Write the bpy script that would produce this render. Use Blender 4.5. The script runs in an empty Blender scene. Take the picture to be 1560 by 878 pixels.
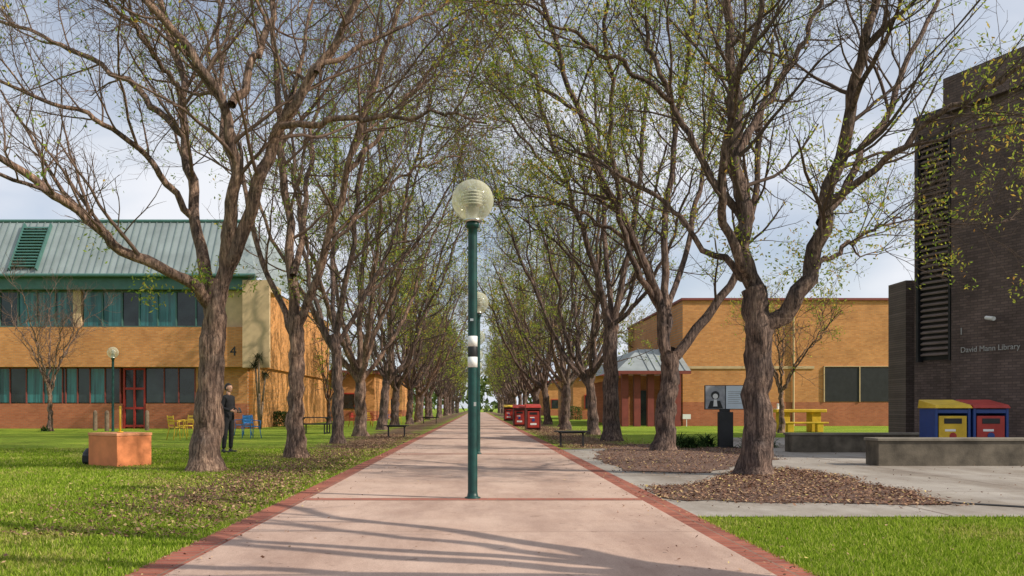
import bpy, math, random
import numpy as np
from mathutils import Vector, Matrix
random.seed(7)
rng = np.random.default_rng(11)
sc = bpy.context.scene
COL = sc.collection
H = 1.15; F = 1300.0; VX = 728.0; VY = 622.0
def G(px, py):
    d = H*F/(py-VY); return ((px-VX)*d/F, d)
def P3(px, py, d):
    return ((px-VX)*d/F, d, H+(VY-py)*d/F)

# ------------------------------------------------------------ camera
cam = bpy.data.cameras.new("camera"); camo = bpy.data.objects.new("camera", cam); COL.objects.link(camo)
cam.lens = 30.0; cam.sensor_width = 36.0; cam.sensor_fit = 'HORIZONTAL'
camo.location = (0, 0, H); camo.rotation_euler = (math.radians(90), 0, 0)
cam.shift_x = (780-VX)/1560; cam.shift_y = (VY-439)/1560
cam.clip_start = 0.1; cam.clip_end = 5000
sc.camera = camo
sc.view_settings.view_transform = 'Standard'; sc.view_settings.look = 'None'; sc.view_settings.exposure = 0

# ------------------------------------------------------------ light
SAZ = math.radians(108); SEL = math.radians(36)
sd = Vector((math.sin(SAZ)*math.cos(SEL), math.cos(SAZ)*math.cos(SEL), math.sin(SEL)))
sun = bpy.data.lights.new("sun", 'SUN'); sun.energy = 5.0; sun.angle = math.radians(0.5); sun.color = (1, 0.91, 0.77)
suno = bpy.data.objects.new("sun", sun); COL.objects.link(suno)
suno.rotation_euler = sd.to_track_quat('Z', 'Y').to_euler()
suno.location = (20, -20, 30)

w = bpy.data.worlds.new("World"); sc.world = w; w.use_nodes = True
nt = w.node_tree; nt.nodes.clear()
N = nt.nodes.new; L = nt.links.new
out = N('ShaderNodeOutputWorld'); bg = N('ShaderNodeBackground'); bg.inputs[1].default_value = 0.115
sky = N('ShaderNodeTexSky'); sky.sky_type = 'NISHITA'; sky.sun_disc = False
sky.sun_elevation = SEL; sky.sun_rotation = SAZ; sky.air_density = 1.0; sky.dust_density = 0.8; sky.ozone_density = 1.5
tc = N('ShaderNodeTexCoord'); mp = N('ShaderNodeMapping'); mp.inputs['Scale'].default_value = (1.0, 1.0, 2.2); mp.inputs['Location'].default_value = (0.35, 0.2, 0.1)
L(tc.outputs['Generated'], mp.inputs[0])
n1 = N('ShaderNodeTexNoise'); n1.inputs['Scale'].default_value = 2.6; n1.inputs['Detail'].default_value = 6; n1.inputs['Roughness'].default_value = 0.5; n1.inputs['Distortion'].default_value = 0.3
L(mp.outputs[0], n1.inputs['Vector'])
cr = N('ShaderNodeValToRGB'); cr.color_ramp.elements[0].position = 0.34; cr.color_ramp.elements[1].position = 0.62
cr.color_ramp.elements[0].color = (0.30, 0.30, 0.30, 1)
L(n1.outputs['Fac'], cr.inputs[0])
n2 = N('ShaderNodeTexNoise'); n2.inputs['Scale'].default_value = 4; n2.inputs['Detail'].default_value = 4
L(mp.outputs[0], n2.inputs['Vector'])
cr2 = N('ShaderNodeValToRGB'); cr2.color_ramp.elements[0].position = 0.3; cr2.color_ramp.elements[1].position = 0.62
cr2.color_ramp.elements[0].color = (5.6, 6.2, 7.3, 1); cr2.color_ramp.elements[1].color = (7.7, 7.9, 8.4, 1)
L(n2.outputs['Fac'], cr2.inputs[0])
mx = N('ShaderNodeMix'); mx.data_type = 'RGBA'
L(cr.outputs[0], mx.inputs[0]); L(sky.outputs[0], mx.inputs[6]); L(cr2.outputs[0], mx.inputs[7])
L(mx.outputs[2], bg.inputs[0]); L(bg.outputs[0], out.inputs[0])

# ------------------------------------------------------------ materials
def newmat(name):
    m = bpy.data.materials.new(name); m.use_nodes = True
    t = m.node_tree; b = t.nodes['Principled BSDF']
    return m, t, b
def pos_node(t, obj=False):
    if obj:
        return t.nodes.new('ShaderNodeTexCoord').outputs['Object']
    return t.nodes.new('ShaderNodeNewGeometry').outputs['Position']
def noise(t, vec, scale, detail=4, rough=0.55, stretch=None):
    if stretch:
        mpn = t.nodes.new('ShaderNodeMapping'); mpn.inputs['Scale'].default_value = stretch
        t.links.new(vec, mpn.inputs[0]); vec = mpn.outputs[0]
    n = t.nodes.new('ShaderNodeTexNoise'); n.inputs['Scale'].default_value = scale
    n.inputs['Detail'].default_value = detail; n.inputs['Roughness'].default_value = rough
    t.links.new(vec, n.inputs['Vector']); return n.outputs['Fac']
def ramp(t, fac, stops):
    r = t.nodes.new('ShaderNodeValToRGB'); e = r.color_ramp.elements
    while len(e) < len(stops): e.new(0.5)
    for i, (p, c) in enumerate(stops):
        e[i].position = p; e[i].color = (c[0], c[1], c[2], 1)
    t.links.new(fac, r.inputs[0]); return r.outputs[0]
def mixc(t, fac, a, b, mode='MIX'):
    m = t.nodes.new('ShaderNodeMix'); m.data_type = 'RGBA'; m.blend_type = mode
    for s, v in ((0, fac), (6, a), (7, b)):
        if isinstance(v, bpy.types.NodeSocket): t.links.new(v, m.inputs[s])
        elif s == 0: m.inputs[0].default_value = v
        else: m.inputs[s].default_value = (v[0], v[1], v[2], 1)
    return m.outputs[2]
def math_n(t, op, a, b=None, clamp=False):
    m = t.nodes.new('ShaderNodeMath'); m.operation = op; m.use_clamp = clamp
    for i, v in enumerate((a, b)):
        if v is None: continue
        if isinstance(v, bpy.types.NodeSocket): t.links.new(v, m.inputs[i])
        else: m.inputs[i].default_value = v
    return m.outputs[0]
def bump(t, b, h, strength=0.3, dist=0.02):
    n = t.nodes.new('ShaderNodeBump'); n.inputs['Strength'].default_value = strength; n.inputs['Distance'].default_value = dist
    t.links.new(h, n.inputs['Height']); t.links.new(n.outputs[0], b.inputs['Normal'])
def simple(name, c, rough=0.7, var=0.2, scale=3.0, metal=0.0, bmp=0.0, obj=False, spec=0.4):
    m, t, b = newmat(name); v = pos_node(t, obj)
    n = noise(t, v, scale, 4)
    lo = [max(0, x*(1-var)) for x in c]; hi = [min(1, x*(1+var)) for x in c]
    t.links.new(ramp(t, n, [(0.3, lo), (0.7, hi)]), b.inputs['Base Color'])
    b.inputs['Roughness'].default_value = rough; b.inputs['Metallic'].default_value = metal
    b.inputs['Specular IOR Level'].default_value = spec
    if bmp: bump(t, b, noise(t, v, scale*12, 3), bmp, 0.01)
    return m
def brick(name, c1, c2, mortar, axis='x', bw=0.24, rh=0.086, ms=0.01, var=0.25, bmp=0.3):
    m, t, b = newmat(name); v = pos_node(t)
    s = t.nodes.new('ShaderNodeSeparateXYZ'); t.links.new(v, s.inputs[0])
    c = t.nodes.new('ShaderNodeCombineXYZ')
    a0, a1 = {'x': (0, 2), 'y': (1, 2), 'flat': (1, 0), 'flatx': (0, 1)}[axis]
    t.links.new(s.outputs[a0], c.inputs[0]); t.links.new(s.outputs[a1], c.inputs[1])
    br = t.nodes.new('ShaderNodeTexBrick'); t.links.new(c.outputs[0], br.inputs['Vector'])
    br.inputs['Color1'].default_value = (*c1, 1); br.inputs['Color2'].default_value = (*c2, 1); br.inputs['Mortar'].default_value = (*mortar, 1)
    br.inputs['Scale'].default_value = 1; br.inputs['Brick Width'].default_value = bw; br.inputs['Row Height'].default_value = rh
    br.inputs['Mortar Size'].default_value = ms; br.inputs['Mortar Smooth'].default_value = 0.2
    n = noise(t, v, 0.9, 6, 0.65)
    g = ramp(t, n, [(0.25, (1-var,)*3), (0.75, (1+var*0.4,)*3)])
    t.links.new(mixc(t, 1.0, br.outputs['Color'], g, 'MULTIPLY'), b.inputs['Base Color'])
    b.inputs['Roughness'].default_value = 0.85; b.inputs['Specular IOR Level'].default_value = 0.25
    inv = math_n(t, 'SUBTRACT', 1.0, br.outputs['Fac']); bump(t, b, inv, bmp, 0.01)
    return m
def glass(name, c, stripes=0.0):
    m, t, b = newmat(name); v = pos_node(t)
    n = noise(t, v, 1.0, 3, 0.6, stretch=(6, 6, 0.25)) if stripes else noise(t, v, 0.8, 3)
    t.links.new(ramp(t, n, [(0.38, [x*0.35 for x in c]), (0.62, c)]), b.inputs['Base Color'])
    b.inputs['Roughness'].default_value = 0.12; b.inputs['Specular IOR Level'].default_value = 0.6
    return m
def island(name, stops, rough=0.7, trans=0.0):
    m, t, b = newmat(name); o = t.nodes['Material Output']
    g = t.nodes.new('ShaderNodeNewGeometry')
    c = ramp(t, g.outputs['Random Per Island'], stops)
    t.nodes.remove(b); df = t.nodes.new('ShaderNodeBsdfDiffuse'); t.links.new(c, df.inputs[0])
    if trans:
        tr = t.nodes.new('ShaderNodeBsdfTranslucent'); t.links.new(c, tr.inputs[0])
        ms = t.nodes.new('ShaderNodeMixShader'); ms.inputs[0].default_value = trans
        t.links.new(df.outputs[0], ms.inputs[1]); t.links.new(tr.outputs[0], ms.inputs[2]); t.links.new(ms.outputs[0], o.inputs[0])
    else: t.links.new(df.outputs[0], o.inputs[0])
    return m

def barkmat(name, a, b_, c_):
    m, t, b = newmat(name); v = pos_node(t, True)
    n = noise(t, v, 20, 4, 0.75, stretch=(1, 1, 0.16)); n3 = noise(t, v, 2.2, 3)
    col = ramp(t, n, [(0.36, a), (0.5, b_), (0.66, c_)])
    col = mixc(t, 1.0, col, ramp(t, n3, [(0.32, (0.55, 0.57, 0.60)), (0.68, (1.3, 1.2, 1.08))]), 'MULTIPLY')
    t.links.new(col, b.inputs['Base Color']); b.inputs['Roughness'].default_value = 0.9; b.inputs['Specular IOR Level'].default_value = 0.2
    bump(t, b, n, 1.0, 0.07); return m
M_bark = barkmat("bark", (0.065, 0.045, 0.038), (0.22, 0.148, 0.118), (0.45, 0.32, 0.25))
M_barkd = barkmat("bark_dark", (0.042, 0.031, 0.029), (0.14, 0.098, 0.086), (0.30, 0.22, 0.185))
def diffuse(name, c):
    m, t, b = newmat(name); t.nodes.remove(b); df = t.nodes.new('ShaderNodeBsdfDiffuse'); df.inputs[0].default_value = (*c, 1)
    t.links.new(df.outputs[0], t.nodes['Material Output'].inputs[0]); return m
M_twig = diffuse("twig_bark", (0.16, 0.11, 0.088)); M_twigd = diffuse("twig_bark_dark", (0.10, 0.074, 0.062))
TW = {M_bark: M_twig, M_barkd: M_twigd}
M_leafy = island("leaves_yellow_green", [(0.0, (0.16, 0.25, 0.04)), (0.45, (0.34, 0.43, 0.06)), (0.8, (0.60, 0.55, 0.10)), (1.0, (0.60, 0.30, 0.07))], 0.6, 0.45)
M_leafg = island("leaves_green", [(0.0, (0.12, 0.20, 0.035)), (0.5, (0.26, 0.36, 0.06)), (0.85, (0.46, 0.48, 0.09)), (1.0, (0.55, 0.34, 0.07))], 0.6, 0.45)
M_far = diffuse("distant_foliage", (0.09, 0.12, 0.045))
M_litter = island("fallen_leaves", [(0.0, (0.07, 0.035, 0.028)), (0.35, (0.19, 0.10, 0.07)), (0.7, (0.32, 0.19, 0.125)), (0.93, (0.48, 0.33, 0.19)), (1.0, (0.6, 0.48, 0.16))])
M_blade = island("grass_blades", [(0.0, (0.12, 0.20, 0.014)), (0.5, (0.26, 0.37, 0.035)), (0.85, (0.40, 0.50, 0.065)), (1.0, (0.56, 0.50, 0.19))], 0.7, 0.35)
M_bladey = island("dry_grass_blades", [(0.0, (0.18, 0.22, 0.03)), (0.5, (0.34, 0.39, 0.06)), (1.0, (0.58, 0.49, 0.2))], 0.7, 0.35)
M_strap = island("strap_leaves", [(0.0, (0.02, 0.04, 0.015)), (0.6, (0.05, 0.10, 0.03)), (1.0, (0.12, 0.17, 0.06))], 0.5, 0.15)

m, t, b = newmat("grass_ground"); v = pos_node(t)
gn = noise(t, v, 45, 4, 0.7); gl = noise(t, v, 0.45, 5, .65)
gc = ramp(t, gn, [(0.3, (0.12, 0.18, 0.018)), (0.55, (0.24, 0.33, 0.034)), (0.75, (0.37, 0.43, 0.07))])
gc = mixc(t, 1.0, gc, ramp(t, gl, [(0.3, (0.65, 0.72, 0.65)), (0.5, (1, 1, 1)), (0.7, (1.35, 1.15, 1.3))]), 'MULTIPLY')
s = t.nodes.new('ShaderNodeSeparateXYZ'); t.links.new(v, s.inputs[0])
ax = math_n(t, 'ABSOLUTE', s.outputs[0])
dd = math_n(t, 'ABSOLUTE', math_n(t, 'SUBTRACT', ax, 3.7))
band = math_n(t, 'SUBTRACT', 1.0, math_n(t, 'DIVIDE', dd, 2.3), True)
yy = math_n(t, 'DIVIDE', math_n(t, 'SUBTRACT', s.outputs[1], 6.0), 4.0, True)
band = math_n(t, 'MULTIPLY', band, yy)
ln = noise(t, v, 1.1, 6, 0.7)
lm = math_n(t, 'MULTIPLY', math_n(t, 'SUBTRACT', math_n(t, 'ADD', math_n(t, 'MULTIPLY', band, 0.55), ln), 0.70), 5.0, True)
lc = ramp(t, noise(t, v, 60, 3, 0.8), [(0.35, (0.08, 0.048, 0.035)), (0.55, (0.20, 0.13, 0.08)), (0.7, (0.33, 0.23, 0.15))])
t.links.new(mixc(t, lm, gc, lc), b.inputs['Base Color']); b.inputs['Roughness'].default_value = 0.95; b.inputs['Specular IOR Level'].default_value = 0.1
bump(t, b, gn, 0.8, 0.05); M_ground = m

def concrete(name, a, b_, stain=(0.7, 0.66, 0.62), rough=0.8):
    m, t, b = newmat(name); v = pos_node(t)
    n = noise(t, v, 1.1, 7, 0.65); f = noise(t, v, 90, 2, 0.7); st = noise(t, v, 0.45, 6, 0.7, stretch=(1.6, 0.5, 1)); sp = noise(t, v, 7, 3, .6)
    c = ramp(t, n, [(0.3, a), (0.7, b_)])
    c = mixc(t, 1.0, c, ramp(t, f, [(0.3, (0.76,)*3), (0.7, (1.14,)*3)]), 'MULTIPLY')
    c = mixc(t, 1.0, c, ramp(t, st, [(0.38, stain), (0.56, (1, 1, 1))]), 'MULTIPLY')
    c = mixc(t, 1.0, c, ramp(t, sp, [(0.27, (0.62, 0.58, 0.56)), (0.36, (1, 1, 1))]), 'MULTIPLY')
    t.links.new(c, b.inputs['Base Color']); b.inputs['Roughness'].default_value = rough; b.inputs['Specular IOR Level'].default_value = 0.3
    bump(t, b, f, 0.25, 0.005); return m
M_path = concrete("pink_concrete", (0.48, 0.33, 0.26), (0.58, 0.425, 0.345), (0.74, 0.71, 0.71))
M_pave = concrete("grey_paving", (0.30, 0.265, 0.235), (0.43, 0.39, 0.345))
M_joint = simple("joint_dark", (0.20, 0.13, 0.105), 0.9)
M_mulch = simple("mulch_soil", (0.15, 0.09, 0.068), 0.95, 0.5, 25, bmp=0.8)
M_edge = brick("edge_brick", (0.42, 0.14, 0.09), (0.27, 0.082, 0.058), (0.26, 0.16, 0.12), 'flat', bw=0.115, rh=0.24, ms=0.010, var=.4)
M_cross = brick("cross_brick", (0.42, 0.16, 0.11), (0.32, 0.12, 0.09), (0.28, 0.17, 0.13), 'flatx', bw=0.24, rh=0.12, ms=0.009, var=.4)
M_byel = brick("orange_brick", (0.70, 0.315, 0.105), (0.56, 0.225, 0.068), (0.45, 0.29, 0.17), 'x')
M_byel_y = brick("orange_brick_side", (0.76, 0.33, 0.085), (0.62, 0.25, 0.06), (0.45, 0.32, 0.2), 'y')
M_bred = brick("red_brick", (0.50, 0.165, 0.075), (0.40, 0.12, 0.055), (0.35, 0.2, 0.13), 'x')
M_blib = brick("brown_brick", (0.19, 0.135, 0.118), (0.125, 0.09, 0.08), (0.10, 0.075, 0.068), 'y', bmp=0.6, var=.5)
M_blibx = brick("brown_brick_front", (0.19, 0.145, 0.13), (0.13, 0.10, 0.09), (0.09, 0.075, 0.07), 'x', bmp=0.5)
M_roof = simple("grey_metal_roof", (0.28, 0.325, 0.325), 0.55, 0.18, 0.8, metal=0.2)
M_roofg = simple("grey_porch_roof", (0.30, 0.33, 0.33), 0.55, 0.18, 0.8, metal=0.2)
M_roofd = simple("roof_rib", (0.16, 0.205, 0.205), 0.5, 0.18, 0.8)
M_teal = simple("teal_paint", (0.06, 0.15, 0.13), 0.5, 0.15)
M_beige = simple("beige_render", (0.55, 0.40, 0.23), 0.8, 0.1)
M_gteal = glass("teal_blind_glass", (0.04, 0.20, 0.21), 1)
M_gdark = glass("dark_glass", (0.03, 0.045, 0.05))
M_redp = simple("red_paint", (0.38, 0.035, 0.025), 0.5, 0.15)
M_bred2 = simple("dark_red_paint", (0.22, 0.05, 0.04), 0.6, 0.15)
M_black = simple("black_metal", (0.018, 0.018, 0.02), 0.5, 0.3)
M_green = simple("green_post_paint", (0.004, 0.042, 0.036), 0.45, 0.4, 8, spec=0.4)
M_white = simple("white_paint", (0.78, 0.78, 0.76), 0.5, 0.04)
M_metal = simple("brushed_metal", (0.6, 0.6, 0.58), 0.3, 0.1, 3, metal=0.9)
M_blue = simple("blue_paint", (0.03, 0.20, 0.50), 0.45, 0.1)
M_blued = simple("dark_blue_paint", (0.02, 0.055, 0.22), 0.45, 0.1)
M_yellow = simple("yellow_paint", (0.66, 0.43, 0.03), 0.55, 0.2)
M_terra = simple("terracotta_render", (0.70, 0.235, 0.095), 0.85, 0.22, 2.5, bmp=0.3)
M_terra2 = simple("terracotta_cap", (0.72, 0.30, 0.15), 0.85, 0.15, 5)
M_wood = simple("bollard_wood", (0.17, 0.12, 0.08), 0.9, 0.3, 12)
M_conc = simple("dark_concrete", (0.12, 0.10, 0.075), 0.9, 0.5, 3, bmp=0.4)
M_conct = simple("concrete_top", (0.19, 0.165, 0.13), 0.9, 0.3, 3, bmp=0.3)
M_skin = simple("skin", (0.50, 0.28, 0.19), 0.55, 0.08, 8, obj=True)
M_hair = simple("hair", (0.015, 0.011, 0.009), 0.6, 0.3, 30, obj=True)
M_cloth = simple("black_cloth", (0.014, 0.014, 0.017), 0.85, 0.35, 12, obj=True)
M_text = simple("sign_letters", (0.40, 0.39, 0.38), 0.4, 0.05)
M_brownp = simple("brown_panel", (0.12, 0.045, 0.04), 0.7, 0.2)
M_louv = simple("louvre_bronze", (0.22, 0.17, 0.155), 0.6, 0.2)
M_pale = simple("pale_panel", (0.62, 0.70, 0.76), 0.5, 0.06)
M_grey = simple("grey_print", (0.30, 0.31, 0.33), 0.5, 0.3, 6)

m, t, b = newmat("globe_acrylic")
o = t.nodes['Material Output']
b.inputs['Base Color'].default_value = (0.80, 0.79, 0.64, 1); b.inputs['Roughness'].default_value = 0.1
tr = t.nodes.new('ShaderNodeBsdfTransparent'); tr.inputs[0].default_value = (0.95, 0.95, 0.86, 1)
tl = t.nodes.new('ShaderNodeBsdfTranslucent'); tl.inputs[0].default_value = (0.85, 0.84, 0.68, 1)
a1 = t.nodes.new('ShaderNodeMixShader'); a1.inputs[0].default_value = 0.5
t.links.new(b.outputs[0], a1.inputs[1]); t.links.new(tl.outputs[0], a1.inputs[2])
lw = t.nodes.new('ShaderNodeLayerWeight'); lw.inputs[0].default_value = 0.35
f = math_n(t, 'ADD', math_n(t, 'MULTIPLY', lw.outputs['Facing'], 0.45), 0.22, True)
a2 = t.nodes.new('ShaderNodeMixShader'); t.links.new(f, a2.inputs[0])
t.links.new(tr.outputs[0], a2.inputs[1]); t.links.new(a1.outputs[0], a2.inputs[2]); t.links.new(a2.outputs[0], o.inputs[0])
M_globe = m

# ------------------------------------------------------------ mesh helpers
def np_mesh(name, V, Fa, mat, smooth=False, parent=None, mat2=None, split=None):
    me = bpy.data.meshes.new(name); V = np.asarray(V, dtype=np.float32); Fa = np.asarray(Fa, dtype=np.int32)
    k = Fa.shape[1]
    me.vertices.add(len(V)); me.vertices.foreach_set('co', V.ravel())
    me.loops.add(Fa.size); me.loops.foreach_set('vertex_index', Fa.ravel())
    me.polygons.add(len(Fa)); me.polygons.foreach_set('loop_start', np.arange(0, Fa.size, k, dtype=np.int32))
    me.update(calc_edges=True)
    me.polygons.foreach_set('use_smooth', np.full(len(Fa), smooth))
    me.materials.append(mat)
    if mat2:
        me.materials.append(mat2); mi = np.zeros(len(Fa), np.int32); mi[split:] = 1; me.polygons.foreach_set('material_index', mi)
    ob = bpy.data.objects.new(name, me); COL.objects.link(ob)
    if parent: ob.parent = parent
    return ob
class MB:
    def __init__(s): s.v = []; s.f = []
    def box(s, cx, cy, cz, sx, sy, sz, rz=0, rx=0, ry=0):
        R = Matrix.Rotation(rz, 3, 'Z') @ Matrix.Rotation(ry, 3, 'Y') @ Matrix.Rotation(rx, 3, 'X'); n = len(s.v)
        for z in (-.5, .5):
            for (x, y) in ((-.5, -.5), (.5, -.5), (.5, .5), (-.5, .5)):
                p = R @ Vector((x*sx, y*sy, z*sz)); s.v.append((p.x+cx, p.y+cy, p.z+cz))
        s.f += [(n, n+3, n+2, n+1), (n+4, n+5, n+6, n+7), (n, n+1, n+5, n+4), (n+1, n+2, n+6, n+5), (n+2, n+3, n+7, n+6), (n+3, n, n+4, n+7)]
        return s
    def bb(s, x0, x1, y0, y1, z0, z1): return s.box((x0+x1)/2, (y0+y1)/2, (z0+z1)/2, abs(x1-x0), abs(y1-y0), abs(z1-z0))
    def cyl(s, p0, p1, r0, r1=None, seg=16):
        r1 = r0 if r1 is None else r1; p0 = Vector(p0); p1 = Vector(p1); d = (p1-p0).normalized()
        a = Vector((1, 0, 0)) if abs(d.x) < .8 else Vector((0, 1, 0)); u = d.cross(a).normalized(); w_ = d.cross(u); n = len(s.v)
        for p, r in ((p0, r0), (p1, r1)):
            for i in range(seg):
                q = p + u*math.cos(2*math.pi*i/seg)*r + w_*math.sin(2*math.pi*i/seg)*r; s.v.append(tuple(q))
        for i in range(seg):
            j = (i+1) % seg; s.f.append((n+i, n+j, n+seg+j, n+seg+i))
        s.f.append(tuple(n+i for i in range(seg))[::-1]); s.f.append(tuple(n+seg+i for i in range(seg))); return s
    def lathe(s, cx, cy, prof, seg=32):
        n = len(s.v)
        for r, z in prof:
            for i in range(seg): s.v.append((cx+r*math.cos(2*math.pi*i/seg), cy+r*math.sin(2*math.pi*i/seg), z))
        for k in range(len(prof)-1):
            for i in range(seg):
                j = (i+1) % seg; s.f.append((n+k*seg+i, n+k*seg+j, n+(k+1)*seg+j, n+(k+1)*seg+i))
        return s
    def quad(s, *ps):
        n = len(s.v); s.v += [tuple(p) for p in ps]; s.f.append(tuple(range(n, n+len(ps)))); return s
    def obj(s, name, mat, parent=None, smooth=False, bevel=0, loc=None, rz=0):
        me = bpy.data.meshes.new(name); me.from_pydata(s.v, [], s.f); me.update(); me.materials.append(mat)
        if smooth:
            for p in me.polygons: p.use_smooth = True
        ob = bpy.data.objects.new(name, me); COL.objects.link(ob)
        if parent: ob.parent = parent
        if loc: ob.location = loc
        if rz: ob.rotation_euler = (0, 0, rz)
        if bevel:
            bm = ob.modifiers.new('bevel', 'BEVEL'); bm.width = bevel; bm.segments = 2; bm.limit_method = 'ANGLE'
        return ob
def empty(name, loc=(0, 0, 0), rz=0):
    e = bpy.data.objects.new(name, None); COL.objects.link(e); e.location = loc; e.rotation_euler = (0, 0, rz); e.empty_display_size = 0.2; return e
def sheet(name, pts, z, mat, parent=None):
    return MB().quad(*[(x, y, z) for x, y in pts]).obj(name, mat, parent)
def text(body, size, loc, rot, mat, parent, name, ext=0.01):
    c = bpy.data.curves.new(name, 'FONT'); c.body = body; c.size = size; c.extrude = ext; c.align_x = 'LEFT'
    c.materials.append(mat); ob = bpy.data.objects.new(name, c); COL.objects.link(ob); ob.location = loc; ob.rotation_euler = rot; ob.parent = parent; return ob

# ------------------------------------------------------------ ground & paths
sheet("ground", [(-2500, -300), (2500, -300), (2500, 3500), (-2500, 3500)], 0, M_ground)
PL, PR = -2.12, 2.02; BL, BR = -2.40, 2.30
joints = MB(); cross = MB()
sheet("path", [(PL, -6), (PR, -6), (PR, 230), (PL, 230)], 0.020, M_path)
bd = MB().quad((BL, -6, .020), (PL, -6, .020), (PL, 230, .020), (BL, 230, .020)).quad((PR, -6, .020), (BR, -6, .020), (BR, 230, .020), (PR, 230, .020))
for xx in (BL, BR):
    bd.quad((xx, -6, -.02), (xx, -6, .020), (xx, 230, .020), (xx, 230, -.02))
bd.obj("brick_path_border", M_edge)
for k in range(20):
    y = 10.45+k*10.4
    cross.quad((PL, y, .024), (PR, y, .024), (PR, y+.24, .024), (PL, y+.24, .024))
    for q in (1, 2, 3):
        yq = y+q*2.6; joints.quad((PL, yq, .024), (PR, yq, .024), (PR, yq+.012, .024), (PL, yq+.012, .024))
joints.quad((PL, 5.2, .024), (PR, 5.2, .024), (PR, 5.208, .024), (PL, 5.208, .024))
joints.quad((PL, 7.8, .024), (PR, 7.8, .024), (PR, 7.806, .024), (PL, 7.806, .024))
joints.quad((-.05, 10.7, .0245), (-.04, 10.7, .0245), (-.04, 230, .0245), (-.05, 230, .0245))
cross.obj("brick_path_crossing", M_cross); joints.obj("path_joints", M_joint)
sheet("pavement", [(BR+.002, 8.95), (30, 8.95), (30, 33), (9.5, 33), (7.6, 25.5), (BR+.002, 23.5)], 0.012, M_pave)
pj = MB()
for y in (11.6, 14.3, 17.0, 19.7, 22.4): pj.quad((BR+.05, y, .016), (30, y, .016), (30, y+.015, .016), (BR+.05, y+.015, .016))
for x in (5.0, 7.7, 10.4, 13.1): pj.quad((x, 9, .0165), (x+.015, 9, .0165), (x+.015, 23, .0165), (x, 23, .0165))
pj.obj("pavement_joints", M_joint)
def blob(px, n=6, amp=0.12):
    pts = [Vector((*G(*p), 0)) for p in px]; outp = []
    for i in range(len(pts)):
        a, b_ = pts[i], pts[(i+1) % len(pts)]
        for k in range(n):
            p = a.lerp(b_, k/n); outp.append((p.x+random.uniform(-amp, amp), p.y+random.uniform(-amp, amp)))
    return outp
bed1 = blob([(985, 742), (1030, 764), (1200, 768), (1450, 771), (1390, 752), (1290, 730), (1200, 714), (1120, 722), (1060, 740)])
bed2 = blob([(905, 700), (950, 719), (1090, 722), (1135, 706), (1185, 701), (1150, 685), (1050, 680), (960, 677), (915, 688)])
def mound(name, poly, h):
    cx = sum(p[0] for p in poly)/len(poly); cy = sum(p[1] for p in poly)/len(poly); mb = MB(); rings = 8; n = len(poly)
    for r in range(rings):
        f = 1-r/rings
        for p in poly:
            mb.v.append((cx+(p[0]-cx)*f, cy+(p[1]-cy)*f, 0.016+h*(1-f**2)+random.uniform(0, .008)))
    mb.v.append((cx, cy, .016+h))
    for r in range(rings-1):
        for i in range(n):
            j = (i+1) % n; mb.f.append((r*n+i, r*n+j, (r+1)*n+j, (r+1)*n+i))
    for i in range(n): mb.f.append(((rings-1)*n+i, (rings-1)*n+(i+1) % n, rings*n))
    return mb.obj(name, M_mulch, smooth=True)
mound("mulch_bed", bed1, 0.015); mound("mulch_bed", bed2, 0.015)
g0 = G(1430, 766)
sheet("drain_grate", [(g0[0], g0[1]), (g0[0]-.05, g0[1]-.12), (9.2, 7.4), (9.4, 7.6)], 0.0205, M_black)

# ------------------------------------------------------------ scatter
def inpoly(x, y, poly):
    c = np.zeros(len(x), bool); n = len(poly)
    for i in range(n):
        x0, y0 = poly[i]; x1, y1 = poly[(i+1) % n]
        if y0 == y1: continue
        k = ((y0 > y) != (y1 > y)) & (x < (x1-x0)*(y-y0)/(y1-y0)+x0); c ^= k
    return c
def cards(name, C, A, B, mat, parent=None):
    n = len(C); V = np.empty((n, 4, 3)); V[:, 0] = C-A; V[:, 1] = C+B; V[:, 2] = C+A; V[:, 3] = C-B
    return np_mesh(name, V.reshape(-1, 3), np.arange(n*4).reshape(n, 4), mat, False, parent)
def nrm(a): return a/np.maximum(np.linalg.norm(a, axis=-1, keepdims=True), 1e-9)
def litter(name, x, y, z, smin, smax):
    n = len(x); C = np.stack([x, y, z], 1); th = rng.random(n)*6.283; s = rng.uniform(smin, smax, n)
    A = np.stack([np.cos(th)*s, np.sin(th)*s, rng.normal(0, .3, n)*s], 1)
    Bv = np.stack([-np.sin(th)*s, np.cos(th)*s, rng.normal(0, .4, n)*s], 1)*rng.uniform(.3, .6, (n, 1))
    return cards(name, C, A, Bv, M_litter)
lx, ly, lz = [], [], []
for poly, cnt, h in ((bed1, 26000, .015), (bed2, 16000, .015)):
    xs = [p[0] for p in poly]; ys = [p[1] for p in poly]
    x = rng.uniform(min(xs)-.6, max(xs)+.6, cnt); y = rng.uniform(min(ys)-.6, max(ys)+.6, cnt)
    cx = np.mean(xs); cy = np.mean(ys); sc_ = 1+np.abs(rng.normal(0, .07, cnt))
    k = inpoly((x-cx)/sc_+cx, (y-cy)/sc_+cy, poly); x = x[k]; y = y[k]
    lx.append(x); ly.append(y); lz.append(0.025+inpoly((x-cx)/.8+cx, (y-cy)/.8+cy, poly)*h*.6+rng.random(len(x))*.022)
litter("leaf_litter", np.concatenate(lx), np.concatenate(ly), np.concatenate(lz), .010, .030)
n = 22000
y = 7.5+rng.random(n)**1.5*30; x = -2.45-np.abs(rng.normal(0, 1, n))*1.3
k = (rng.random(n) < np.clip((y-6)/5, .1, 1))
litter("leaf_litter", x[k], y[k], 0.012+rng.random(k.sum())*.035, .012, .030)
n = 4500
y = 4.5+rng.random(n)*22; x = np.where(rng.random(n) < .75, -2.5-rng.random(n)*12, 2.4+rng.random(n)*6)
k = ~((x > 0) & (y > 8.9))
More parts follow.
